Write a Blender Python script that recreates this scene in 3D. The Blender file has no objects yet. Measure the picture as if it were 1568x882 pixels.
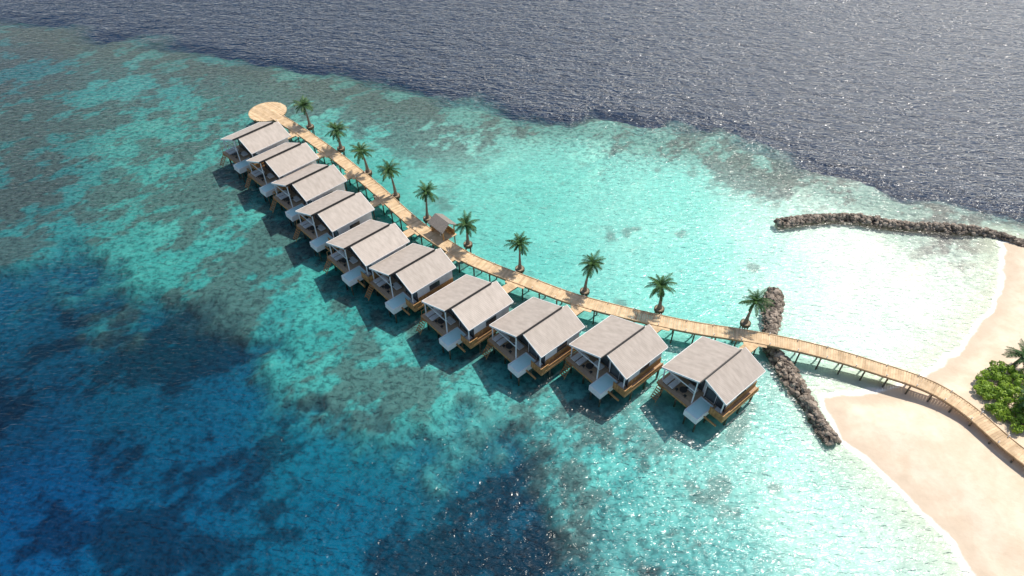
import bpy, bmesh, math, random
import numpy as np
from mathutils import Vector, Matrix
random.seed(7); rng=np.random.default_rng(5)
scene=bpy.context.scene
COL=scene.collection

# ------------------------------------------------------------------ helpers
def s2l(c):
    r=[]
    for v in c:
        v=v/255.
        r.append(v/12.92 if v<=0.04045 else ((v+0.055)/1.055)**2.4)
    return r
def link(o,parent=None):
    COL.objects.link(o)
    if parent is not None: o.parent=parent
    return o
def mesh_obj(name,verts,faces,mats,parent=None,smooth=False,midx=None):
    me=bpy.data.meshes.new(name)
    me.from_pydata([tuple(v) for v in verts],[],faces)
    for m in (mats if isinstance(mats,(list,tuple)) else [mats]): me.materials.append(m)
    if midx is not None: me.polygons.foreach_set('material_index',midx)
    if smooth: me.polygons.foreach_set('use_smooth',[True]*len(me.polygons))
    me.update()
    return link(bpy.data.objects.new(name,me),parent)
class MB:
    """mesh builder"""
    def __init__(s): s.v=[];s.f=[];s.m=[]
    def add(s,vs,fs,mi=0):
        o=len(s.v); s.v+= [tuple(v) for v in vs]
        s.f+=[tuple(i+o for i in f) for f in fs]; s.m+=[mi]*len(fs)
    def box(s,x0,x1,y0,y1,z0,z1,mi=0):
        s.add([(x0,y0,z0),(x1,y0,z0),(x1,y1,z0),(x0,y1,z0),(x0,y0,z1),(x1,y0,z1),(x1,y1,z1),(x0,y1,z1)],
              [(0,3,2,1),(4,5,6,7),(0,1,5,4),(1,2,6,5),(2,3,7,6),(3,0,4,7)],mi)
    def obox(s,c,dx,dy,hx,hy,z0,z1,mi=0):
        c=Vector((c[0],c[1],0));dx=Vector((dx[0],dx[1],0))*hx;dy=Vector((dy[0],dy[1],0))*hy
        P=[c-dx-dy,c+dx-dy,c+dx+dy,c-dx+dy]
        s.add([(q.x,q.y,z0) for q in P]+[(q.x,q.y,z1) for q in P],
              [(0,3,2,1),(4,5,6,7),(0,1,5,4),(1,2,6,5),(2,3,7,6),(3,0,4,7)],mi)
    def cyl(s,x,y,z0,z1,r0,r1=None,n=8,mi=0,tx=0,ty=0):
        r1=r0 if r1 is None else r1
        vs=[(x+r0*math.cos(2*math.pi*i/n),y+r0*math.sin(2*math.pi*i/n),z0) for i in range(n)]
        vs+=[(x+tx+r1*math.cos(2*math.pi*i/n),y+ty+r1*math.sin(2*math.pi*i/n),z1) for i in range(n)]
        fs=[(i,(i+1)%n,n+(i+1)%n,n+i) for i in range(n)]+[tuple(range(n,2*n)),tuple(range(n-1,-1,-1))]
        s.add(vs,fs,mi)
    def obj(s,name,mats,parent=None,smooth=False):
        return mesh_obj(name,s.v,s.f,mats,parent,smooth,s.m)

def newmat(name):
    m=bpy.data.materials.new(name); m.use_nodes=True
    nt=m.node_tree; nt.nodes.clear()
    return m,nt
def N(nt,t,**kw):
    n=nt.nodes.new(t)
    for k,v in kw.items():
        if k.startswith('_'): setattr(n,k[1:],v)
        else:
            n.inputs[k.replace('__',' ')].default_value=v
    return n
def simple(name,c1,c2,scale=2.0,rough=0.7,bump=0.2,detail=3,map_scale=(1,1,1),bdist=0.03,spec=0.3,island=0.0,coord='Object'):
    m,nt=newmat(name); L=nt.links.new
    out=N(nt,'ShaderNodeOutputMaterial'); b=N(nt,'ShaderNodeBsdfPrincipled',Roughness=rough)
    b.inputs['Specular IOR Level'].default_value=spec
    tc=N(nt,'ShaderNodeTexCoord'); mp=N(nt,'ShaderNodeMapping'); mp.inputs['Scale'].default_value=map_scale
    no=N(nt,'ShaderNodeTexNoise',Scale=scale,Detail=detail)
    L(tc.outputs[coord],mp.inputs[0]); L(mp.outputs[0],no.inputs['Vector'])
    r=N(nt,'ShaderNodeValToRGB'); r.color_ramp.elements[0].position=.3; r.color_ramp.elements[1].position=.7
    r.color_ramp.elements[0].color=(*c1,1); r.color_ramp.elements[1].color=(*c2,1)
    L(no.outputs[0],r.inputs[0]); col=r.outputs[0]
    if island>0:
        g=N(nt,'ShaderNodeNewGeometry'); mr=N(nt,'ShaderNodeMapRange'); mr.inputs[3].default_value=1-island; mr.inputs[4].default_value=1+island
        L(g.outputs['Random Per Island'],mr.inputs[0])
        mx=N(nt,'ShaderNodeVectorMath',_operation='SCALE'); L(col,mx.inputs[0]); L(mr.outputs[0],mx.inputs['Scale']); col=mx.outputs[0]
    L(col,b.inputs['Base Color'])
    bp=N(nt,'ShaderNodeBump',Strength=bump,Distance=bdist); L(no.outputs[0],bp.inputs['Height']); L(bp.outputs[0],b.inputs['Normal'])
    L(b.outputs[0],out.inputs[0])
    return m

M_plank=simple('weathered_plank',(.50,.34,.19),(.68,.50,.31),scale=1.2,island=.16,rough=.75)
M_beam=simple('timber_beam',(.22,.14,.08),(.36,.24,.14),scale=2,island=.1)
M_wood=simple('orange_timber',(.34,.16,.055),(.56,.32,.13),scale=3,island=.18,rough=.65)
M_deck=simple('villa_deck',(.44,.29,.18),(.56,.40,.26),scale=2,map_scale=(1,8,1),island=.12)
M_pile=simple('wet_pile',(.05,.055,.04),(.16,.13,.09),scale=2.5)
M_white=simple('white_paint',(.72,.72,.70),(.83,.83,.81),scale=1.5,rough=.5,bump=.05)
M_cream=simple('cream_wall',(.68,.66,.63),(.80,.78,.74),scale=1.5,rough=.6,bump=.05)  # one even cream colour for all villa walls
M_fabric=simple('cushion_fabric',(.6,.58,.54),(.7,.68,.64),scale=6,rough=.9)
M_dark=simple('dark_frame',(.03,.03,.03),(.06,.055,.05),scale=4,rough=.4)
M_thatch=simple('thatch_roof',(.16,.14,.12),(.32,.28,.24),scale=4,map_scale=(1,1,6),bump=.8,bdist=.1)
M_soil=simple('planter_wood',(.12,.08,.05),(.28,.19,.12),scale=5,island=.2)
M_sandp=simple('planter_sand',(.22,.18,.12),(.36,.29,.20),scale=5)
M_trunk=simple('palm_trunk',(.14,.10,.07),(.30,.24,.18),scale=3,map_scale=(1,1,5),bump=.6,bdist=.05)
M_rock=simple('breakwater_rock',(.09,.068,.052),(.34,.28,.22),scale=.9,island=.5,bump=.6,bdist=.1,coord='Object',detail=5)

def leafmat(name,c1,c2,trans=.25,isl=.45):
    m,nt=newmat(name); L=nt.links.new
    out=N(nt,'ShaderNodeOutputMaterial')
    g=N(nt,'ShaderNodeNewGeometry'); no=N(nt,'ShaderNodeTexNoise',Scale=.9,Detail=2)
    L(g.outputs['Position'],no.inputs['Vector'])
    ad=N(nt,'ShaderNodeMath',_operation='MULTIPLY_ADD'); L(g.outputs['Random Per Island'],ad.inputs[0]); ad.inputs[1].default_value=isl; L(no.outputs[0],ad.inputs[2])
    r=N(nt,'ShaderNodeValToRGB'); r.color_ramp.elements[0].position=.4; r.color_ramp.elements[1].position=1.0
    r.color_ramp.elements[0].color=(*c1,1); r.color_ramp.elements[1].color=(*c2,1); L(ad.outputs[0],r.inputs[0])
    b=N(nt,'ShaderNodeBsdfPrincipled',Roughness=.5); b.inputs['Specular IOR Level'].default_value=.35
    t=N(nt,'ShaderNodeBsdfTranslucent'); L(r.outputs[0],b.inputs['Base Color']); L(r.outputs[0],t.inputs[0])
    mx=N(nt,'ShaderNodeMixShader'); mx.inputs[0].default_value=trans; L(b.outputs[0],mx.inputs[1]); L(t.outputs[0],mx.inputs[2]); L(mx.outputs[0],out.inputs[0])
    return m
M_frond=leafmat('palm_frond',(.018,.055,.02),(.09,.19,.045))
M_leaf=leafmat('shrub_leaf',(.06,.15,.015),(.36,.52,.05))

def roofmat():
    m,nt=newmat('corrugated_roof'); L=nt.links.new
    out=N(nt,'ShaderNodeOutputMaterial'); b=N(nt,'ShaderNodeBsdfPrincipled',Roughness=.55); b.inputs['Specular IOR Level'].default_value=.4
    tc=N(nt,'ShaderNodeTexCoord')
    w=N(nt,'ShaderNodeTexWave',Scale=1.6,Distortion=.15,Detail=1.0); w.bands_direction='X'
    L(tc.outputs['Object'],w.inputs['Vector'])
    no=N(nt,'ShaderNodeTexNoise',Scale=.7,Detail=4); mp=N(nt,'ShaderNodeMapping'); mp.inputs['Scale'].default_value=(3,1,1)
    oi=N(nt,'ShaderNodeObjectInfo'); av=N(nt,'ShaderNodeVectorMath',_operation='ADD'); L(tc.outputs['Object'],av.inputs[0]); L(oi.outputs['Location'],av.inputs[1])
    L(av.outputs[0],mp.inputs[0]); L(mp.outputs[0],no.inputs['Vector'])
    r=N(nt,'ShaderNodeValToRGB'); r.color_ramp.elements[0].position=.25; r.color_ramp.elements[1].position=.75
    r.color_ramp.elements[0].color=(.37,.315,.265,1); r.color_ramp.elements[1].color=(.50,.43,.37,1); L(no.outputs[0],r.inputs[0])
    mr=N(nt,'ShaderNodeMapRange'); mr.inputs[3].default_value=.92; mr.inputs[4].default_value=1.03; L(w.outputs[1],mr.inputs[0])
    mo=N(nt,'ShaderNodeMapRange'); mo.inputs[3].default_value=.93; mo.inputs[4].default_value=1.06; L(oi.outputs['Random'],mo.inputs[0])
    mu=N(nt,'ShaderNodeMath',_operation='MULTIPLY'); L(mr.outputs[0],mu.inputs[0]); L(mo.outputs[0],mu.inputs[1])
    sc=N(nt,'ShaderNodeVectorMath',_operation='SCALE'); L(r.outputs[0],sc.inputs[0]); L(mu.outputs[0],sc.inputs['Scale'])
    L(sc.outputs[0],b.inputs['Base Color'])
    bp=N(nt,'ShaderNodeBump',Strength=.35,Distance=.05); L(w.outputs[1],bp.inputs['Height']); L(bp.outputs[0],b.inputs['Normal'])
    L(b.outputs[0],out.inputs[0]); return m
M_roof=roofmat()
def glassmat():
    m,nt=newmat('window_glass'); L=nt.links.new
    out=N(nt,'ShaderNodeOutputMaterial'); b=N(nt,'ShaderNodeBsdfPrincipled',Roughness=.08)
    no=N(nt,'ShaderNodeTexNoise',Scale=.8,Detail=1); r=N(nt,'ShaderNodeValToRGB'); r.color_ramp.elements[0].color=(.02,.03,.035,1); r.color_ramp.elements[1].color=(.09,.10,.10,1)
    tc=N(nt,'ShaderNodeTexCoord'); L(tc.outputs['Object'],no.inputs['Vector']); L(no.outputs[0],r.inputs[0]); L(r.outputs[0],b.inputs['Base Color'])
    L(b.outputs[0],out.inputs[0]); return m
M_glass=glassmat()
M_pool=simple('pool_water',(.55,.86,.82),(.65,.90,.87),scale=.8,rough=.08,bump=.15,spec=.5)

# ------------------------------------------------------------------ site survey (metres)
J=[(-52.9,131.8),(-49.0,128.4),(-44.1,124.0),(-39.2,119.1),(-34.2,114.0),(-29.4,108.6),(-24.9,103.4),(-20.7,98.1),(-16.0,92.6),(-11.4,88.3),(-7.0,84.6),(-1.5,81.3),(2.8,79.0),(8.9,75.7),(14.9,73.3),(21.7,71.0),(28.3,69.1),(34.5,67.8),(41.3,66.0),(47.0,64.0),(52.3,61.6),(58.5,58.4),(62.1,54.5),(64.3,50.0),(66.0,47.0),(69.3,42.2),(72.5,38.0),(78,32)]
PALMS=[(-42.7,126.5),(-34.7,118.2),(-28.0,110.0),(-21.7,102.6),(-15.2,95.9),(-7.6,88.9),(1.3,82.7),(11.7,77.5),(23.1,73.6),(35.9,70.6)]
BW1=[(43.2,79.1),(41.7,75.0),(40.3,70.8),(39.4,66.8),(40.3,63.7),(41.5,57.8),(42.3,53.9),(43.2,50.3)]
BW2=[(48.4,96.5),(54.7,97.6),(62.0,98.0),(69.6,96.1),(77.6,95.2),(85.1,93.8),(90.2,90.6),(96.2,86.5)]
SAND=[(86.2,91.3),(83.7,84.9),(79.8,78.6),(74.9,72.9),(69.6,68.1),(63.6,63.7),(58.5,60.9),(52.7,59.3),(48.3,58.7),(44.2,58.0),(44.8,51.1),(47.3,48.3),(49.2,44.5),(51.5,40.0),(52.9,35.9),(53.3,32.6),(53.8,28.4),(57,15),(70,-5),(110,-25),(170,-20),(210,40),(180,85),(130,90),(105,86),(96,89),(90,91.5)]
TOP=[(-320,235),(-200,206),(-139.2,186),(-118.7,179.2),(-90.6,171.4),(-74.8,164.1),(-48.6,157.2),(-25.3,149.1),(-5.1,141.5),(16.9,135.8),(30.9,131.7),(46.5,125.2),(55.9,119.1),(66.6,111.2),(76.8,104.9),(95.2,99.9),(130,93),(300,80)]
LOW=[(-320,110),(-85.9,82.5),(-74.6,81.7),(-57.7,80.2),(-46.8,72.9),(-37.2,63.7),(-28.0,56.7),(-17.1,57.8),(-7.8,57.8),(-3.9,52.3),(1.4,48.3),(7.2,43.6),(9.4,40.0),(13.4,32.6),(22,10),(30,-60)]
EAVE=[(-57.7,116.7),(-50.6,109.3),(-44.0,102.2),(-37.8,94.0),(-30.8,85.7),(-22.8,79.6),(-13.7,72.2),(-3.3,67.3),(8.2,63.6),(20.9,59.5)]

# ------------------------------------------------------------------ numpy fields
LAT=rng.random((512,512))
def vnoise(x,y):
    xi=np.floor(x).astype(int); yi=np.floor(y).astype(int); fx=x-xi; fy=y-yi
    fx=fx*fx*(3-2*fx); fy=fy*fy*(3-2*fy); g=lambda a,b: LAT[a%512,b%512]
    return (g(xi,yi)*(1-fx)+g(xi+1,yi)*fx)*(1-fy)+(g(xi,yi+1)*(1-fx)+g(xi+1,yi+1)*fx)*fy
def fbm(x,y,s,o=4,seed=0,gain=.5):
    r=0;a=.5;t=0
    for i in range(o):
        ca,sa=math.cos(i*.9+seed),math.sin(i*.9+seed)
        r=r+a*vnoise((x*ca-y*sa)*s+seed*17.3+i*31.7,(x*sa+y*ca)*s+seed*9.1+i*11.9); t+=a; a*=gain; s*=2.03
    return r/t
def seg_dist(px,py,pts,closed=False):
    best=np.full(px.shape,1e9); side=np.zeros(px.shape)
    n=len(pts); rngi=range(n if closed else n-1)
    for i in rngi:
        ax,ay=pts[i]; bx,by=pts[(i+1)%n]; dx,dy=bx-ax,by-ay
        t=np.clip(((px-ax)*dx+(py-ay)*dy)/(dx*dx+dy*dy),0,1)
        d=np.hypot(px-ax-t*dx,py-ay-t*dy); cr=dx*(py-ay)-dy*(px-ax)
        m=d<best; best=np.where(m,d,best); side=np.where(m,np.sign(cr),side)
    return best,side
def inside(px,py,pts):
    r=np.zeros(px.shape,bool); n=len(pts)
    for i in range(n):
        ax,ay=pts[i]; bx,by=pts[(i+1)%n]
        if ay==by: continue
        c=((ay>py)!=(by>py))&(px<(bx-ax)*(py-ay)/(by-ay)+ax); r^=c
    return r
def sm(x,a,b):
    t=np.clip((x-a)/(b-a),0,1); return t*t*(3-2*t)

def axis(lo,hi,step,far):
    c=list(np.arange(lo,hi+.01,step)); s=step; l=[];v=lo
    while v>-far: s*=1.35; v-=s; l.append(v)
    r=[];v=hi;s=step
    while v<far: s*=1.35; v+=s; r.append(v)
    return np.array(l[::-1]+c+r)
X=axis(-165,165,.42,4000); Y=axis(20,212,.42,4000)
GX,GY=np.meshgrid(X,Y)
px,py=GX.ravel(),GY.ravel()
# warp
wx=px+ (fbm(px,py,.06,5,1)-.5)*14; wy=py+(fbm(px,py,.06,5,2)-.5)*14
sx=px+(fbm(px,py,.15,3,3)-.5)*2.2; sy=py+(fbm(px,py,.15,3,4)-.5)*2.2
d,_=seg_dist(sx,sy,SAND,True); ins=inside(sx,sy,SAND); sd=np.where(ins,d,-d)
dt,st=seg_dist(wx,wy,TOP); top=dt*st      # >0 beyond the reef edge (ocean)
dl,sl=seg_dist(wx,wy,LOW); low=-dl*sl     # >0 lower-left deep

# shelf colour samples (world x,y, sRGB of the bottom through its water; lower-right ones paled for sun glint)
CS=[(-125,157,(46,104,112)),(-84,157,(62,138,138)),(-110,128,(52,116,118)),(-73,128,(70,148,142)),(-45,150,(94,160,150)),(-37,128,(94,178,170)),(0,128,(126,194,184)),
(37,128,(140,202,192)),(-98,105,(42,108,114)),(-65,105,(66,152,146)),(-33,105,(80,174,166)),(0,105,(112,196,186)),(33,105,(130,206,196)),(50,113,(154,212,202)),(64,105,(190,220,210)),
(-88,88,(44,130,136)),(-59,88,(60,152,148)),(-30,86,(62,160,154)),(0,86,(106,196,188)),(30,86,(136,208,200)),(58,86,(212,228,218)),(72,90,(214,228,216)),
(-45,78,(56,150,150)),(-30,70,(56,154,152)),(-15,63,(70,166,162)),(0,60,(84,176,172)),(27,60,(114,198,192)),(40,60,(150,210,202)),(52,71,(214,230,220)),(70,80,(214,228,214)),
(27,78,(120,204,196)),(44,88,(176,218,210)),(60,66,(212,226,214)),
(25,48,(120,198,192)),(12,50,(70,168,168)),(38,48,(162,216,208)),(22,39,(86,170,170)),(40,39,(182,222,212)),(38,30,(176,214,206)),(24,28,(76,158,162)),(48,36,(204,228,216)),(38,10,(120,195,192)),
(100,110,(90,170,175)),(150,110,(60,140,155)),(48,58,(208,224,210)),(-150,90,(38,110,118)),(-200,150,(30,95,105))]
def rbf(pts,vals,w=9.):
    num=np.zeros((px.size,len(vals[0]))); den=np.full(px.size,1e-12)
    for (a,b),v in zip(pts,vals):
        r2=(wx-a)**2+(wy-b)**2; k=1/(r2+w*w)**2; num+=k[:,None]*np.array(v); den+=k
    return num/den[:,None]
shelf=rbf([(a,b) for a,b,c in CS],[s2l(c) for a,b,c in CS],8)
# reef density 0..1
RD=[(-125,157,.85),(-84,157,.7),(-110,128,.9),(-73,128,.8),(-50,148,.8),(-30,140,.75),(-10,134,.75),(12,130,.8),(30,126,.85),(48,116,.85),(58,110,.75),(-37,118,.3),(0,115,.2),(33,108,.1),(-98,105,.95),(-65,100,.85),(-50,95,.8),(-20,100,.12),(0,95,.1),
(40,95,.03),(64,95,0),(-85,90,.8),(-60,85,.75),(-45,78,.75),(-35,72,.8),(-20,64,.85),(-8,60,.85),(5,58,.65),(20,58,.3),(35,55,.1),(12,48,.8),(22,40,.6),(24,30,.45),(35,42,.15),(38,32,.08),(48,70,0),(70,80,.15),(78,84,.5),(30,80,.05),(10,88,.08),(-60,150,.8),(-100,145,.85)]
reef=rbf([(a,b) for a,b,c in RD],[(c,) for a,b,c in RD],6)[:,0]
# lower-left deep colours
CD=[(-80,72,(4,74,102)),(-54,71,(6,86,110)),(-73,59,(2,60,94)),(-49,59,(2,74,104)),(-68,48,(0,60,102)),(-45,48,(0,72,106)),(-23,52,(12,100,118)),(-8,48,(14,94,114)),(-63,39,(0,66,112)),(-42,39,(0,74,112)),(-21,39,(0,88,118)),(0,39,(4,72,100)),(-60,32,(0,70,116)),(-20,32,(0,90,122)),(0,32,(4,80,108)),(10,28,(12,94,116)),(-30,0,(2,64,104)),(-120,50,(2,50,90))]
deepc=rbf([(a,b) for a,b,c in CD],[s2l(c) for a,b,c in CD],8)
ocean=np.array(s2l((2,44,80)))
ragged=(fbm(px,py,.12,6,6,.62)-.5)
ml=sm(low+ragged*22,-6,6)[:,None]
tn=top+(fbm(px,py,.10,6,7,.62)-.5)*13
mt=sm(tn,-5,5)[:,None]
halo=np.exp(-((top+6)/7.)**2)   # reef crest rim
# coral / sea-grass patches on the bottom, multi-scale
ax_=px*.82+py*.57; ay_=-px*.57+py*.82
hb=fbm(ax_*.7,ay_,.09,3,21); hm=fbm(ax_*.7,ay_,.34,5,22,.68)
mix_=.40+.18*ml[:,0]
H=hb*mix_+hm*(1-mix_)
rd=np.clip(reef*(1-ml[:,0])+.62*ml[:,0]+halo*.5,0,1)
thr=.60-.17*rd
patch=sm(H,thr,thr+.075)*np.clip(rd*1.8,0,1)
lone=sm(fbm(px,py,.16,3,31),.715,.79)*(1-ml[:,0])*(1-halo)*.8*(sd<-8)*(px<44)   # lone coral heads on sand
patch=np.clip(np.maximum(patch,lone),0,1)*(1-mt[:,0])
pale=sm(fbm(ax_*.45,ay_,.30,5,41,.65),.50,.64)*(1-patch)*(.15+.5*rd)*(1-.8*halo)
col=shelf*(1-ml)+deepc*ml
reefcol=np.array(s2l((82,122,114)))
hz=(halo*.6)[:,None]; col=col*(1-hz)+reefcol*hz
col=col*(1-mt)+ocean*mt
darkc=col*np.array([.42,.36,.40])+np.array([.050,.034,.020])*(1-ml)
kk=patch[:,None]*.88
tint=col*(1-kk)+darkc*kk
tint=tint*(1+pale[:,None]*np.array([.70,.34,.28])*(1-mt)*(1-.4*ml))
tint*=(1+ml*(1-mt)*((fbm(px,py,.035,3,51)-.5)*.8)[:,None])
br=.80+.06*sm(px,-20,45)
tint*=br[:,None]
z=-1.0+0*px; z=z*(1-ml[:,0])+(-3.0)*ml[:,0]; z=z*(1-mt[:,0])+(-3.5)*mt[:,0]
lag=np.exp(-(((px-62)/20)**2+((py-78)/17)**2)); z=z+lag*.5
shore=np.where(sd>0, .05+1.1*sm(sd,0,9)+.25*(fbm(px,py,.2,3,9)-.5)*sm(sd,0,4), -.02+z*0)
near=sm(-sd,0,9)
z=np.where(sd>0,shore,-.02+(z)*near)
nx,ny=len(X),len(Y)
def gridmesh(name,zz,mat):
    me=bpy.data.meshes.new(name)
    me.vertices.add(nx*ny); co=np.column_stack([px,py,zz]).astype(np.float32); me.vertices.foreach_set('co',co.ravel())
    I=np.arange(nx*ny).reshape(ny,nx); q=np.stack([I[:-1,:-1],I[:-1,1:],I[1:,1:],I[1:,:-1]],-1).reshape(-1,4)
    me.loops.add(q.size); me.loops.foreach_set('vertex_index',q.ravel().astype(np.int32))
    me.polygons.add(len(q)); me.polygons.foreach_set('loop_start',np.arange(0,q.size,4,dtype=np.int32)); me.polygons.foreach_set('loop_total',np.full(len(q),4,dtype=np.int32))
    me.update(calc_edges=True); me.polygons.foreach_set('use_smooth',np.ones(len(q),bool)); me.materials.append(mat)
    return me
def fattr(me,name,v):
    a=me.attributes.new(name,'FLOAT','POINT'); a.data.foreach_set('value',v.astype(np.float32))
def cattr(me,name,v):
    a=me.attributes.new(name,'FLOAT_COLOR','POINT'); a.data.foreach_set('color',np.column_stack([v,np.ones(len(v))]).astype(np.float32).ravel())

# ---- seabed / beach material
m_sea,nt=newmat('seabed_and_sand'); L=nt.links.new
out=N(nt,'ShaderNodeOutputMaterial'); b=N(nt,'ShaderNodeBsdfDiffuse')
geo=N(nt,'ShaderNodeNewGeometry')
ac=N(nt,'ShaderNodeAttribute'); ac.attribute_name='tint'
ar=N(nt,'ShaderNodeAttribute'); ar.attribute_name='reef'
asd=N(nt,'ShaderNodeAttribute'); asd.attribute_name='shore'
def noise(scale,detail=3,dist=0,rough=.55,vec=None,off=None):
    n=N(nt,'ShaderNodeTexNoise',Scale=scale,Detail=detail,Distortion=dist,Roughness=rough); L(vec or geo.outputs['Position'],n.inputs['Vector']); return n.outputs[0]
def math2(op,a,b_,c=None,clamp=False):
    n=N(nt,'ShaderNodeMath',_operation=op); n.use_clamp=clamp
    for i,v in enumerate((a,b_,c)):
        if v is None: continue
        if isinstance(v,(int,float)): n.inputs[i].default_value=v
        else: L(v,n.inputs[i])
    return n.outputs[0]
def mrange(v,a,b_,c,d_,smooth=True):
    n=N(nt,'ShaderNodeMapRange'); n.interpolation_type='SMOOTHSTEP' if smooth else 'LINEAR'
    L(v,n.inputs[0])
    for i,x in zip((1,2,3,4),(a,b_,c,d_)): n.inputs[i].default_value=x
    return n.outputs[0]
def mixc(f,a,b_,blend='MIX'):
    n=N(nt,'ShaderNodeMix'); n.data_type='RGBA'; n.blend_type=blend
    if isinstance(f,(int,float)): n.inputs[0].default_value=f
    else: L(f,n.inputs[0])
    for i,v in ((6,a),(7,b_)):
        if isinstance(v,tuple): n.inputs[i].default_value=(*v,1)
        else: L(v,n.inputs[i])
    return n.outputs[2]
f1=noise(1.1,4,.4,.7)     # fine coral speckle
fd=mrange(f1,.48,.62,0,1)
fd=math2('MULTIPLY',fd,mrange(ar.outputs['Fac'],.05,.7,.06,.8,False))
dark=mixc(1.0,ac.outputs['Color'],(.42,.44,.48),'MULTIPLY')
c1=mixc(fd,ac.outputs['Color'],dark)
vv=mrange(f1,.28,.5,1.28,1.0,False)
sc=N(nt,'ShaderNodeVectorMath',_operation='SCALE'); L(c1,sc.inputs[0]); L(vv,sc.inputs['Scale']); c1=sc.outputs[0]
# sand
sn=noise(.3,5,.2,.65)
sand=mixc(mrange(sn,.3,.7,0,1),(.67,.535,.395),(.79,.655,.51))
sand=mixc(math2('MULTIPLY',mrange(f1,.5,.66,0,1),.12),sand,(.50,.36,.24))
wobs=math2('MULTIPLY_ADD',sn,1.8,-.9); sdn=math2('ADD',asd.outputs['Fac'],wobs)
wet=mrange(sdn,.8,3.2,1,0)
sand=mixc(math2('MULTIPLY',wet,.6),sand,(.54,.44,.33))
fo=mrange(math2('ABSOLUTE',math2('ADD',sdn,.2),0),.15,.65,1,0)
shal=mrange(asd.outputs['Fac'],-8,-.2,0,1)
c2=mixc(math2('MULTIPLY',shal,.75),c1,(.52,.58,.47))
c3=mixc(mrange(asd.outputs['Fac'],-.5,.3,0,1),c2,sand)
c3=mixc(math2('MULTIPLY',fo,.7),c3,(.9,.9,.88))
L(c3,b.inputs['Color'])
bp=N(nt,'ShaderNodeBump',Strength=.35,Distance=.15); L(noise(.9,4,0,.65),bp.inputs['Height']); L(bp.outputs[0],b.inputs['Normal'])
L(b.outputs[0],out.inputs[0])

me=gridmesh('ground',z,m_sea); cattr(me,'tint',tint); fattr(me,'reef',rd*(1-mt[:,0])); fattr(me,'shore',np.clip(sd,-50,50))
link(bpy.data.objects.new('ground',me))

# ---- water surface material
m_w,nt=newmat('water'); L=nt.links.new
out=N(nt,'ShaderNodeOutputMaterial'); geo=N(nt,'ShaderNodeNewGeometry')
ao=N(nt,'ShaderNodeAttribute'); ao.attribute_name='open'
mp=N(nt,'ShaderNodeMapping'); mp.vector_type='POINT'; mp.inputs['Rotation'].default_value=(0,0,math.radians(28)); mp.inputs['Scale'].default_value=(.42,1,1)
L(geo.outputs['Position'],mp.inputs[0])
n1=noise(.42,2,.5,.5,mp.outputs[0]); n2=noise(1.5,2,.6,.6,mp.outputs[0])
amp=mrange(ao.outputs['Fac'],0,1,.12,.90,False)
amp2=mrange(ao.outputs['Fac'],0,1,.29,.66,False)
hh=math2('ADD',math2('MULTIPLY',n1,amp),math2('MULTIPLY',n2,amp2))
bp=N(nt,'ShaderNodeBump',Strength=1.0,Distance=1.0); L(hh,bp.inputs['Height'])
fr=N(nt,'ShaderNodeFresnel'); L(bp.outputs[0],fr.inputs['Normal']); L(mrange(ao.outputs['Fac'],0,1,1.31,1.50,False),fr.inputs['IOR'])
g1=N(nt,'ShaderNodeBsdfGlossy',Roughness=.19); L(bp.outputs[0],g1.inputs['Normal'])
g2=N(nt,'ShaderNodeBsdfGlossy',Roughness=.50); L(bp.outputs[0],g2.inputs['Normal'])
mg=N(nt,'ShaderNodeMixShader'); L(mrange(ao.outputs['Fac'],0,1,.40,.50,False),mg.inputs[0]); L(g1.outputs[0],mg.inputs[1]); L(g2.outputs[0],mg.inputs[2])
tr=N(nt,'ShaderNodeBsdfTransparent')
ms=N(nt,'ShaderNodeMixShader'); L(fr.outputs[0],ms.inputs[0]); L(tr.outputs[0],ms.inputs[1]); L(mg.outputs[0],ms.inputs[2])
L(ms.outputs[0],out.inputs[0])
me=gridmesh('water',np.zeros_like(px),m_w); fattr(me,'open',mt[:,0])
link(bpy.data.objects.new('water',me))

# ------------------------------------------------------------------ jetty
def catmull(P,step=.34):
    Q=[P[0]]+list(P)+[P[-1]]
    dense=[]
    for i in range(1,len(Q)-2):
        p0,p1,p2,p3=[np.array(q) for q in Q[i-1:i+3]]
        for t in np.linspace(0,1,30,endpoint=False):
            dense.append(.5*((2*p1)+(-p0+p2)*t+(2*p0-5*p1+4*p2-p3)*t*t+(-p0+3*p1-3*p2+p3)*t**3))
    dense.append(np.array(P[-1])); dense=np.array(dense)
    s=np.concatenate([[0],np.cumsum(np.hypot(*np.diff(dense,axis=0).T))])
    n=int(s[-1]/step); t=np.linspace(0,s[-1],n+1)
    return np.column_stack([np.interp(t,s,dense[:,0]),np.interp(t,s,dense[:,1])])
path=catmull(J)
for _ in range(12):   # smooth survey noise
    path[1:-1]=(path[:-2]+2*path[1:-1]+path[2:])/4
jetty=link(bpy.data.objects.new('boardwalk',None))
mb=MB(); beam=MB(); pile=MB()
tang=np.gradient(path,axis=0); tang/=np.hypot(tang[:,0],tang[:,1])[:,None]
W=1.2; ZD=2.25
def gz(x,y):  # ground height for piles on the beach
    i=np.searchsorted(X,x); j=np.searchsorted(Y,y); return z[min(j,ny-1)*nx+min(i,nx-1)]
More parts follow.
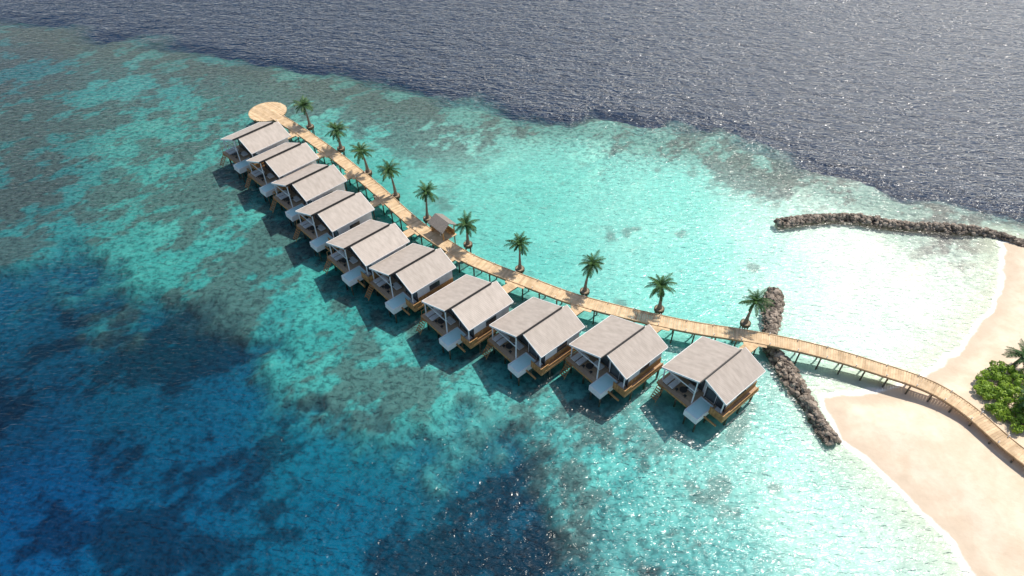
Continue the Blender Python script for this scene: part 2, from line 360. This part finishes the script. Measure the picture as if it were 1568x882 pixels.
for i in range(8,len(path)):
    c=path[i]; t=tang[i]; n=(-t[1],t[0])
    mb.obox(c,t,n,.158,W+random.uniform(-.03,.03),ZD-.07,ZD+random.uniform(-.006,.006))
    if i<len(path)-1:
        t2=(path[i+1]-path[i]); t2/=np.hypot(*t2)
        for s in (-1,1):
            cc=(c+path[i+1])/2+np.array(n)*s*(W-.12)
            beam.obox(cc,t2,(-t2[1],t2[0]),.18,.07,ZD-.36,ZD-.08)
            cc=(c+path[i+1])/2+np.array(n)*s*(W-.05)
            beam.obox(cc,t2,(-t2[1],t2[0]),.18,.05,ZD+.012,ZD+.10,1)
    if i%9==0:
        beam.obox(c,t,n,.09,W+.12,ZD-.55,ZD-.365)
        zg=gz(*c)
        for s in (-1,1):
            q=c+np.array(n)*s*(W-.1); pile.cyl(q[0],q[1],zg-.3,ZD-.55,.12)
mb.obj('planks',[M_plank],jetty); beam.obj('beams',[M_beam,M_plank],jetty); pile.obj('piles',[M_pile],jetty)
bl=MB()
for i in range(14,len(path),12):
    c=path[i]; t=tang[i]; n=np.array((-t[1],t[0]))
    for s in (-1,1):
        q=c+n*s*(W-.16); bl.box(q[0]-.05,q[0]+.05,q[1]-.05,q[1]+.05,ZD+.01,ZD+.45)
bl.obj('bollards',[M_white],jetty)
# round end platform
pf=link(bpy.data.objects.new('round_platform',None)); cx,cy=-52.9,131.8; R=4.0
mb=MB(); t=np.array(tang[5]); n=np.array((-t[1],t[0])); s=-R+.1
while s<R-.05:
    hw=math.sqrt(max(R*R-s*s,.01)); c=np.array((cx,cy))+n*s; mb.obox(c,n,t,.115,hw,ZD-.06,ZD+.015+random.uniform(-.004,.004)); s+=.25
mb.obj('deck_boards',[M_plank],pf)
mb=MB(); mb.cyl(cx,cy,ZD-.4,ZD-.065,R-.1,n=40); mb.obj('ring_beam',[M_beam],pf)
mb=MB()
for k in range(10):
    a=k*math.tau/10; mb.cyl(cx+3.3*math.cos(a),cy+3.3*math.sin(a),-3.5,ZD-.4,.14)
mb.obj('piles',[M_pile],pf)

# ------------------------------------------------------------------ villa (built once, shared meshes)
def bx(mb,a0,a1,t0,t1,z0,z1,mi=0): mb.box(a0,a1,-t1,-t0,z0,z1,mi)
def slab(mb,a0,a1,t0,z0,t1,z1,th,mi=0):
    v=[(a0,-t0,z0),(a1,-t0,z0),(a1,-t1,z1),(a0,-t1,z1)]
    v=v+[(x,y,zz-th) for x,y,zz in v]
    fs=[(0,1,2,3),(7,6,5,4),(0,4,5,1),(1,5,6,2),(2,6,7,3),(3,7,4,0)]
    mb.add(v,fs,mi)
parts=[]
def part(name,mb,mats): parts.append((name,mb,mats))
ZE,ZR=5.0,7.55
kA=(ZR-ZE)/5.85
m=MB(); slab(m,-4.35,4.35,-5.85,ZE,.12,ZR+.05,.10); part('roof_lounge_side',m,[M_roof])
m=MB(); slab(m,-3.15,5.45,.14,ZR-.28,4.0,5.65,.10); part('roof_bedroom_side',m,[M_roof])
m=MB()
slab(m,-4.42,-4.352,-5.87,ZE+.01,.16,ZR+.07,.30)
slab(m,4.352,4.42,-5.87,ZE+.01,.16,ZR+.07,.26)
slab(m,-3.22,-3.152,.20,ZR-.30,4.02,5.65,.26)
slab(m,5.452,5.52,.20,ZR-.30,4.02,5.65,.26)
bx(m,-4.35,4.35,-5.92,-5.852,ZE-.16,ZE+.0)
bx(m,-3.15,5.45,4.002,4.06,5.5,5.64)
part('fascia_boards',m,[M_white])
m=MB(); bx(m,-4.45,4.45,.165,.25,ZR-.22,ZR+.1); part('ridge_flashing',m,[M_dark])
def gable(m,a0,a1,t0,t1,zb,zf,mi=0):
    z0,z1=zf(t0),zf(t1)
    v=[(a0,-t0,zb),(a1,-t0,zb),(a1,-t1,zb),(a0,-t1,zb),(a0,-t0,z0),(a1,-t0,z0),(a1,-t1,z1),(a0,-t1,z1)]
    m.add(v,[(0,1,2,3),(7,6,5,4),(0,4,5,1),(1,5,6,2),(2,6,7,3),(3,7,4,0)],mi)
fA=lambda t: ZE+(t+5.85)*kA-.12
fB=lambda t: ZR-.28-(t-.14)*(ZR-.28-5.65)/3.86-.12
D=2.25
m=MB()
gable(m,-1.4,4.0,-5.2,-.003,D,fA); gable(m,-1.9,5.0,.0,3.55,D,fB)
part('walls',m,[M_cream])
m=MB()
bx(m,-1.44,-1.403,-4.9,-.6,D+.05,D+2.5); bx(m,-1.94,-1.903,2.1,3.4,D+.1,D+2.3); bx(m,-1.94,-1.903,.3,1.8,D+.1,D+2.3)
bx(m,.4,2.4,3.552,3.58,D+1.2,D+2.3); bx(m,-.9,1.4,-5.24,-5.203,D+.2,D+2.1)
part('windows',m,[M_glass])
m=MB()
for t in (-4.95,-3.5,-2.05,-.6): bx(m,-1.50,-1.40,t-.05,t+.05,D,D+2.6)
bx(m,-1.50,-1.40,-5.0,-.55,D+2.5,D+2.62)
for t in (.25,2.0,3.45): bx(m,-2.0,-1.9,t-.05,t+.05,D,D+2.4)
part('window_frames',m,[M_dark])
m=MB(); a=-1.9
while a<4.95: bx(m,a,a+.22,3.585,3.64,D-.2,D+1.15); a+=.24
part('timber_cladding',m,[M_wood])
m=MB(); a=-4.9
while a<5.0:
    bx(m,a,a+.18,-5.75,(4.25 if a>-3.3 else -.15),D-.08,D-.003); a+=.2
m2=MB(); part('deck_boards',m,[M_deck])
bx(m2,-4.9,5.0,-5.80,-5.76,D-.4,D-.02); bx(m2,-4.96,-4.91,-5.8,-.15,D-.4,D-.02); bx(m2,-3.3,5.0,4.26,4.31,D-.45,D-.02)
for t in (-5.2,-2.6,0.,2.2,3.9): bx(m2,-4.7 if t<0 else -3.1,4.8,t-.08,t+.08,D-.38,D-.09)
for a in (-4.2,-1.2,1.8,4.6): bx(m2,a-.1,a+.1,-5.6,4.1,D-.62,D-.39)
part('deck_frame',m2,[M_wood])
m=MB()
P0,P1,T0,T1=-5.8,-2.25,-.12,2.08
bx(m,P0,P1,T0,T1,D-.95,D-.55); bx(m,P0,P0+.12,T0,T1,D-.55,D+.12);bx(m,P1-.12,P1,T0,T1,D-.55,D+.12)
bx(m,P0+.12,P1-.12,T0,T0+.12,D-.55,D+.12);bx(m,P0+.12,P1-.12,T1-.12,T1,D-.55,D+.12)
part('pool_shell',m,[M_white])
m=MB(); bx(m,P0+.122,P1-.122,T0+.122,T1-.122,D-.54,D+.03); part('pool_water',m,[M_pool])
m=MB()
t=2.12
while t<4.25: bx(m,-3.36,-3.30,t,t+.10,D-.35,D+1.0); t+=.13
a=-3.2
while a<-1.95: bx(m,a,a+.10,4.22,4.27,D-.02,D+1.0); a+=.13
bx(m,-3.38,-3.28,2.10,4.3,D+1.0,D+1.08); bx(m,-3.27,-1.9,4.2,4.3,D+1.0,D+1.08)
a=-1.9
while a<4.9: bx(m,a,a+.10,4.20,4.25,D-.02,D+.55); a+=.2
bx(m,-1.89,4.95,4.19,4.27,D+.55,D+.62)
part('timber_screen',m,[M_wood])
m=MB()
for a,t in ((-4.1,-5.5),(-4.1,-.25)): bx(m,a-.07,a+.07,t-.07,t+.07,D,fA(t))
for a,t in ((-2.95,3.6),): bx(m,a-.07,a+.07,t-.07,t+.07,D,fB(t))
bx(m,-4.15,-4.05,-5.4,-.33,ZE-.25,ZE-.1)
part('roof_posts',m,[M_white])
m=MB()
for a in (-4.8,-3.6,-2.4): bx(m,a-.03,a+.03,-5.72,-5.66,D,D+.95)
bx(m,-4.83,-2.3,-5.72,-5.66,D+.95,D+1.0)
for k in range(6): bx(m,-5.05-.22*k-.2,-5.05-.22*k,-5.4,-4.5,D-.25-.33*k,D-.2-.33*k)
for t in (-5.45,-4.45):
    m.add([(-4.97,-t,D-.1),(-4.97,-t-.05,D-.1),(-6.4,-t-.05,D-2.2),(-6.4,-t,D-2.2),(-4.97,-t,D-.3),(-4.97,-t-.05,D-.3),(-6.4,-t-.05,D-2.4),(-6.4,-t,D-2.4)],[(0,1,2,3),(7,6,5,4),(0,4,5,1),(1,5,6,2),(2,6,7,3),(3,7,4,0)])
part('railing_and_steps',m,[M_wood])
m=MB()
bx(m,-4.5,-2.6,-5.2,-4.4,D+.28,D+.42); bx(m,-4.5,-2.6,-4.2,-3.4,D+.28,D+.42); bx(m,-2.9,-2.5,-5.2,-3.4,D+.42,D+.60)
bx(m,-2.9,-1.9,-2.4,-.9,D+.25,D+.45)
bx(m,-2.95,-2.1,2.5,3.3,D+.25,D+.4)
part('lounger_cushions',m,[M_fabric])
m=MB()
for a0 in (-4.4,-2.8):
    for t0 in (-5.1,-4.5,-4.1,-3.5): bx(m,a0,a0+.08,t0,t0+.08,D,D+.28)
aa,tt=-3.7,-2.2
m.cyl(aa,-tt,D+.70,D+.76,.55,n=16); m.cyl(aa,-tt,D,D+.70,.06)
for k in range(3):
    a=k*2.1; u,v_=aa+.85*math.cos(a),tt+.85*math.sin(a)
    bx(m,u-.2,u+.2,v_-.2,v_+.2,D+.42,D+.48); bx(m,u-.03,u+.03,v_-.03,v_+.03,D,D+.42)
part('terrace_furniture',m,[M_dark])
m=MB()
for a in (-4.2,-1.2,1.8,4.6):
    for t in (-5.2,-2.6,0.,2.2,3.9):
        if t>=2 and a<-3: continue
        m.cyl(a,-t,-3.2,D-.62,.16)
for t in (.1,1.85): m.cyl(-5.4,-t,-3.2,D-.95,.14); m.cyl(-3.0,-t,-3.2,D-.95,.14)
part('piles',m,[M_pile])
meshes=[]
for name,mm,mats in parts:
    me=bpy.data.meshes.new('villa_'+name); me.from_pydata(mm.v,[],mm.f)
    for k in mats: me.materials.append(k)
    me.polygons.foreach_set('material_index',mm.m); me.update(); meshes.append((name,me))
for i,(ex,ey) in enumerate(EAVE):
    th=math.radians(46-6*i/9)
    ca,sa=math.cos(th),math.sin(th)
    ox=ex+4.35*ca+5.85*sa; oy=ey+4.35*sa-5.85*ca
    e=link(bpy.data.objects.new('overwater_villa',None)); e.location=(ox,oy,0); e.rotation_euler=(0,0,th)
    for name,me in meshes: link(bpy.data.objects.new(name,me),e)
    o=np.array((ox,oy))+np.array((sa,-ca))*(-1.3); dd=np.array((ca,sa)); 
    rel=path-o; cr=np.abs(rel[:,0]*dd[1]-rel[:,1]*dd[0])+ (rel@dd<0)*1e3; j=int(np.argmin(cr)); Ld=float(rel[j]@dd)
    nn=np.array((-dd[1],dd[0])); m=MB(); s=4.98
    tj=tang[j]; nj=np.array((-tj[1],tj[0])); stop=Ld-W/abs(float(nj@dd))+.1
    while s<stop+.25: m.obox(o+dd*s,dd,nn,.13,.85,ZD-.08,ZD-.012); s+=.28
    m.obox(o+dd*(4.9+stop)/2,dd,nn,(stop-4.9)/2,.06,ZD-.3,ZD-.085,1)
    for k in (-1,1): m.obox(o+dd*(4.9+stop)/2+nn*k*.78,dd,nn,(stop-5.1)/2,.05,ZD-.3,ZD-.085,1); 
    for k in (-1,1):
        q=o+dd*(5.5+stop)/2+nn*k*.7; m.cyl(q[0],q[1],-3,ZD-.3,.12,mi=2)
    q=o+dd*(stop+.2); m.obox(q,tj,nj,1.7,.75,ZD-.10,ZD-.016)
    m.obj('villa_walkway',[M_plank,M_beam,M_pile])

# ------------------------------------------------------------------ palms
def palm_mesh(seed,hgt,fl=2.7,nf=26):
    R=random.Random(seed); m=MB()
    lx,ly=R.uniform(-.6,.6),R.uniform(-.6,.6); ns=9; nr=8
    vs=[];fs=[]
    for i in range(ns+1):
        t=i/ns; x=lx*t*t;y=ly*t*t; r=.17*(1-t)+.09+(.12*(1-t)**6)
        r*=1+.06*(i%2)
        for k in range(nr): vs.append((x+r*math.cos(k*math.tau/nr),y+r*math.sin(k*math.tau/nr),t*hgt))
    for i in range(ns):
        for k in range(nr): fs.append((i*nr+k,i*nr+(k+1)%nr,(i+1)*nr+(k+1)%nr,(i+1)*nr+k))
    m.add(vs,fs,0)
    top=Vector((lx,ly,hgt))
    for k in range(5): # coconuts
        a=R.uniform(0,math.tau); m.cyl(top.x+.2*math.cos(a),top.y+.2*math.sin(a),hgt-.35,hgt-.1,.09,.07,n=6,mi=0)
    for f in range(nf):
        az=f*2.39996+R.uniform(-.3,.3); lvl=f/nf; el=math.radians(76-98*lvl+R.uniform(-14,14)); ln=fl*R.uniform(.72,1.12)*(.8+.2*math.sin(lvl*3))
        h=Vector((math.cos(az),math.sin(az),0)); sd_=Vector((-math.sin(az),math.cos(az),0))
        P=top.copy(); n=14; pts=[];dirs=[]; bend=R.uniform(55,88)
        for i in range(n+1):
            pts.append(P.copy()); e=el-math.radians(bend)*(i/n)**1.3; dr=h*math.cos(e)+Vector((0,0,math.sin(e))); dirs.append(dr); P=P+dr*(ln/n)
        w=.03
        for i in range(n):
            m.add([pts[i]-sd_*w,pts[i]+sd_*w,pts[i+1]+sd_*w*.7,pts[i+1]-sd_*w*.7],[(0,1,2,3)],1)
        for i in range(1,n+1):
            for s in (-1,1):
                for sub in (0,.5):
                    t=(i-sub)/n; q=pts[i]-(dirs[i]*(ln/n)*sub); ll=ln*.26*math.sin(math.pi*min(1,.12+t*.86))**.7*R.uniform(.7,1.15)
                    dr=(sd_*s*.8+dirs[i]*.6+Vector((0,0,-.35-R.uniform(0,.35)))).normalized()
                    wv=dirs[i]*.036
                    m.add([q-wv,q+wv,q+dr*ll*.6+wv*.9+Vector((0,0,-.02)),q+dr*ll,q+dr*ll*.6-wv*.9],[(0,1,2,3,4)],1)
    me=bpy.data.meshes.new('palm_tree'); me.from_pydata([tuple(v) for v in m.v],[],m.f); me.materials.append(M_trunk); me.materials.append(M_frond)
    me.polygons.foreach_set('material_index',m.m); me.update(); return me
PM=[palm_mesh(s,h) for s,h in ((1,4.9),(2,5.4),(3,4.6),(4,5.1))]
pm=MB(); pm.cyl(0,0,1.2,1.9,.55,.72,n=18); pm.cyl(0,0,1.901,1.95,.66,n=18,mi=1)
for k in range(18):
    a=k*math.tau/18; pm.box(.72*math.cos(a)-.07,.72*math.cos(a)+.07,.72*math.sin(a)-.07,.72*math.sin(a)+.07,1.4,1.99)
for dx in (-.4,.4):
    for dy in (-.4,.4): pm.cyl(dx,dy,-3,1.2,.1,mi=2)
pme=bpy.data.meshes.new('tree_planter'); pme.from_pydata(pm.v,[],pm.f)
for k in (M_soil,M_sandp,M_pile): pme.materials.append(k)
pme.polygons.foreach_set('material_index',pm.m)
hts=[0,2,1,3,1,0,3,1,0,2]
for i,(x,y) in enumerate(PALMS):
    o=link(bpy.data.objects.new('palm_tree',PM[hts[i]])); o.location=(x,y,1.93); o.rotation_euler=(0,0,i*1.7)
    k=random.uniform(.95,1.15); o.scale=(k,k,random.uniform(.95,1.08))
    link(bpy.data.objects.new('tree_planter',pme)).location=(x,y,0)

# ------------------------------------------------------------------ pavilion
hut=link(bpy.data.objects.new('boardwalk_pavilion',None)); hut.location=(-12.0,91.4,0); hut.rotation_euler=(0,0,math.radians(-47))
m=MB(); m.box(-1.9,1.9,-1.5,1.5,ZD-.1,ZD-.02); m.obj('floor',[M_plank],hut)
m=MB()
for x in (-1.6,1.6):
    for y in (-1.2,1.2): m.box(x-.08,x+.08,y-.08,y+.08,-3,4.35)
m.box(-1.5,1.5,1.14,1.2,ZD+.0,ZD+1.0); m.box(-1.66,-1.6,-1.1,1.1,ZD+.0,ZD+1.0); m.box(-1.2,1.2,.6,1.1,ZD,ZD+.45)
m.obj('posts_and_bench',[M_wood],hut)
m=MB(); e=4.3;r=5.5
v=[(-2.1,-1.7,e),(2.1,-1.7,e),(2.1,1.7,e),(-2.1,1.7,e),(-1.9,0,r),(1.9,0,r)]
v+=[(x,y,zz-.14) for x,y,zz in v]
m.add(v,[(0,1,5,4),(2,3,4,5),(6,10,11,7),(8,11,10,9),(0,6,7,1),(2,8,9,3),(0,4,10,6),(4,3,9,10),(1,7,11,5),(5,11,8,2)])
m.obj('gable_roof',[M_thatch],hut)

# ------------------------------------------------------------------ rock breakwaters
def rocks(name,P,width,hgt,per_m):
    pth=catmull(P,.1); m=MB(); bmv=bmesh.new(); bmesh.ops.create_icosphere(bmv,subdivisions=1,radius=1)
    bv=[v.co.copy() for v in bmv.verts]; bf=[tuple(v.index for v in f.verts) for f in bmv.faces]; bmv.free()
    tg=np.gradient(pth,axis=0); tg/=np.hypot(tg[:,0],tg[:,1])[:,None]; Lg=len(pth)*.1
    for k in range(int(Lg*per_m)):
        i=random.randrange(len(pth)); u=random.uniform(-1,1); n=np.array((-tg[i][1],tg[i][0]))
        wl=width*(.85+.3*math.sin(i*.043)+random.uniform(-.1,.25))
        c=pth[i]+n*u*wl/2; base=hgt*(1-abs(u)**1.7)
        zz=random.uniform(base-.35,base+.12); r=random.uniform(.22,.48)*(1.35 if random.random()<.1 else 1)
        S=Vector((random.uniform(.8,1.35),random.uniform(.7,1.1),random.uniform(.55,.9)))*r
        rot=Matrix.Rotation(random.uniform(0,6.28),3,'Z')@Matrix.Rotation(random.uniform(-.6,.6),3,'X')
        vs=[]
        for q in bv:
            w=rot@Vector((q.x*S.x,q.y*S.y,q.z*S.z))*random.uniform(.8,1.18); vs.append((c[0]+w.x,c[1]+w.y,zz+w.z))
        m.add(vs,bf)
    for i in range(0,len(pth)-6,5):
        c=(pth[i]+pth[i+5])/2; t=tg[i]; m.obox(c,t,(-t[1],t[0]),.3,width*.33,-1.8,hgt*.45)
    return m.obj(name,[M_rock])
rocks('rock_breakwater',BW1,2.4,1.0,34)
rocks('rock_breakwater',BW2,1.8,.9,30)

# ------------------------------------------------------------------ shrubs
def shrub(name,blobs,n_per=1500):
    m=MB()
    R=random.Random(11)
    for (x,y,r,h) in blobs:
        zg=gz(x,y)
        for k in range(7):
            a=R.uniform(0,6.28); m.cyl(x,y,zg-.1,zg+h*.7,.06,.02,n=5,mi=0,tx=r*.6*math.cos(a),ty=r*.6*math.sin(a))
        cl=[]
        for k in range(int(10*r)):
            a=R.uniform(0,6.28); q=math.sqrt(R.random())*r; cl.append((x+q*math.cos(a),y+q*math.sin(a),zg+h*(1-.6*(q/r)**2)*R.uniform(.55,1.0),R.uniform(.35,.7)))
        for k in range(int(n_per*r)):
            cx,cy,cz,cr=R.choice(cl); d=Vector((R.gauss(0,1),R.gauss(0,1),abs(R.gauss(0,1))*.9-.3)); d.normalize()
            c=Vector((cx,cy,cz))+d*cr*R.uniform(.75,1.05)
            nrm=(d+Vector((R.uniform(-.6,.6),R.uniform(-.6,.6),R.uniform(-.2,.7)))).normalized()
            t=nrm.orthogonal().normalized(); t=Matrix.Rotation(R.uniform(0,6.28),3,nrm)@t; bt=nrm.cross(t); l=R.uniform(.12,.22)
            m.add([c-t*l,c-bt*l*.45,c+t*l,c+bt*l*.45],[(0,1,2,3)],1)
    return m.obj(name,[M_trunk,M_leaf])
shrub('tropical_shrubs',[(66.8,57.6,1.5,1.3),(68.6,59.6,1.9,1.7),(70.9,61.2,1.9,1.8),(71.5,58.4,2.0,2.0),(69.2,56.0,2.2,1.9),(66.8,54.6,1.3,1.2),(73.5,56.5,2.2,2.2),(71.5,53.5,2.2,2.0),(68.8,52.4,1.9,1.7),(75.5,59.5,2.4,2.3),(76.5,53.5,2.6,2.4),(70.2,49.8,1.8,1.6),(72.0,47.6,1.6,1.5),(80,57,3,2.8),(81,51,3,2.8),(75,49,2.2,2)],1200)
shrub('tropical_shrubs',[(66.4,43.4,.9,.9),(68.4,45.2,1.2,1.2),(74,44,2,1.8)],1100)
for (x,y,h,k) in ((71.4,54.5,1,1.15),(78.0,61.5,2,1.0),(72.8,62.6,0,1.1),(83,50,1,1.1)):
    o=link(bpy.data.objects.new('palm_tree',PM[h])); zg=gz(x,y); o.location=(x,y,zg-1.6); o.scale=(k,k,.9); o.rotation_euler=(0,0,x)

# ------------------------------------------------------------------ camera, light, sky
cam=bpy.data.cameras.new('camera'); cam.sensor_width=36; cam.lens=1048/1568*36; cam.clip_end=9000
co=link(bpy.data.objects.new('camera',cam)); co.location=(0,0,80); co.rotation_euler=(math.radians(45),0,0); scene.camera=co
EL,AZ=math.radians(58),math.radians(46)   # azimuth clockwise from +Y
sun=bpy.data.lights.new('sun','SUN'); sun.energy=4.8; sun.angle=math.radians(.6); sun.color=(1,.94,.84)
so=link(bpy.data.objects.new('sun',sun)); dv=Vector((math.sin(AZ)*math.cos(EL),math.cos(AZ)*math.cos(EL),math.sin(EL)))
so.rotation_euler=dv.to_track_quat('Z','Y').to_euler(); so.location=(60,60,120)
w=bpy.data.worlds.new('World'); scene.world=w; w.use_nodes=True; nt=w.node_tree
sk=nt.nodes.new('ShaderNodeTexSky'); sk.sky_type='NISHITA'; sk.sun_disc=False; sk.sun_elevation=EL; sk.sun_rotation=AZ; sk.dust_density=1.2
nt.links.new(sk.outputs[0],nt.nodes['Background'].inputs[0]); nt.nodes['Background'].inputs[1].default_value=.145
scene.view_settings.view_transform='Standard'; scene.view_settings.look='None'; scene.view_settings.exposure=0
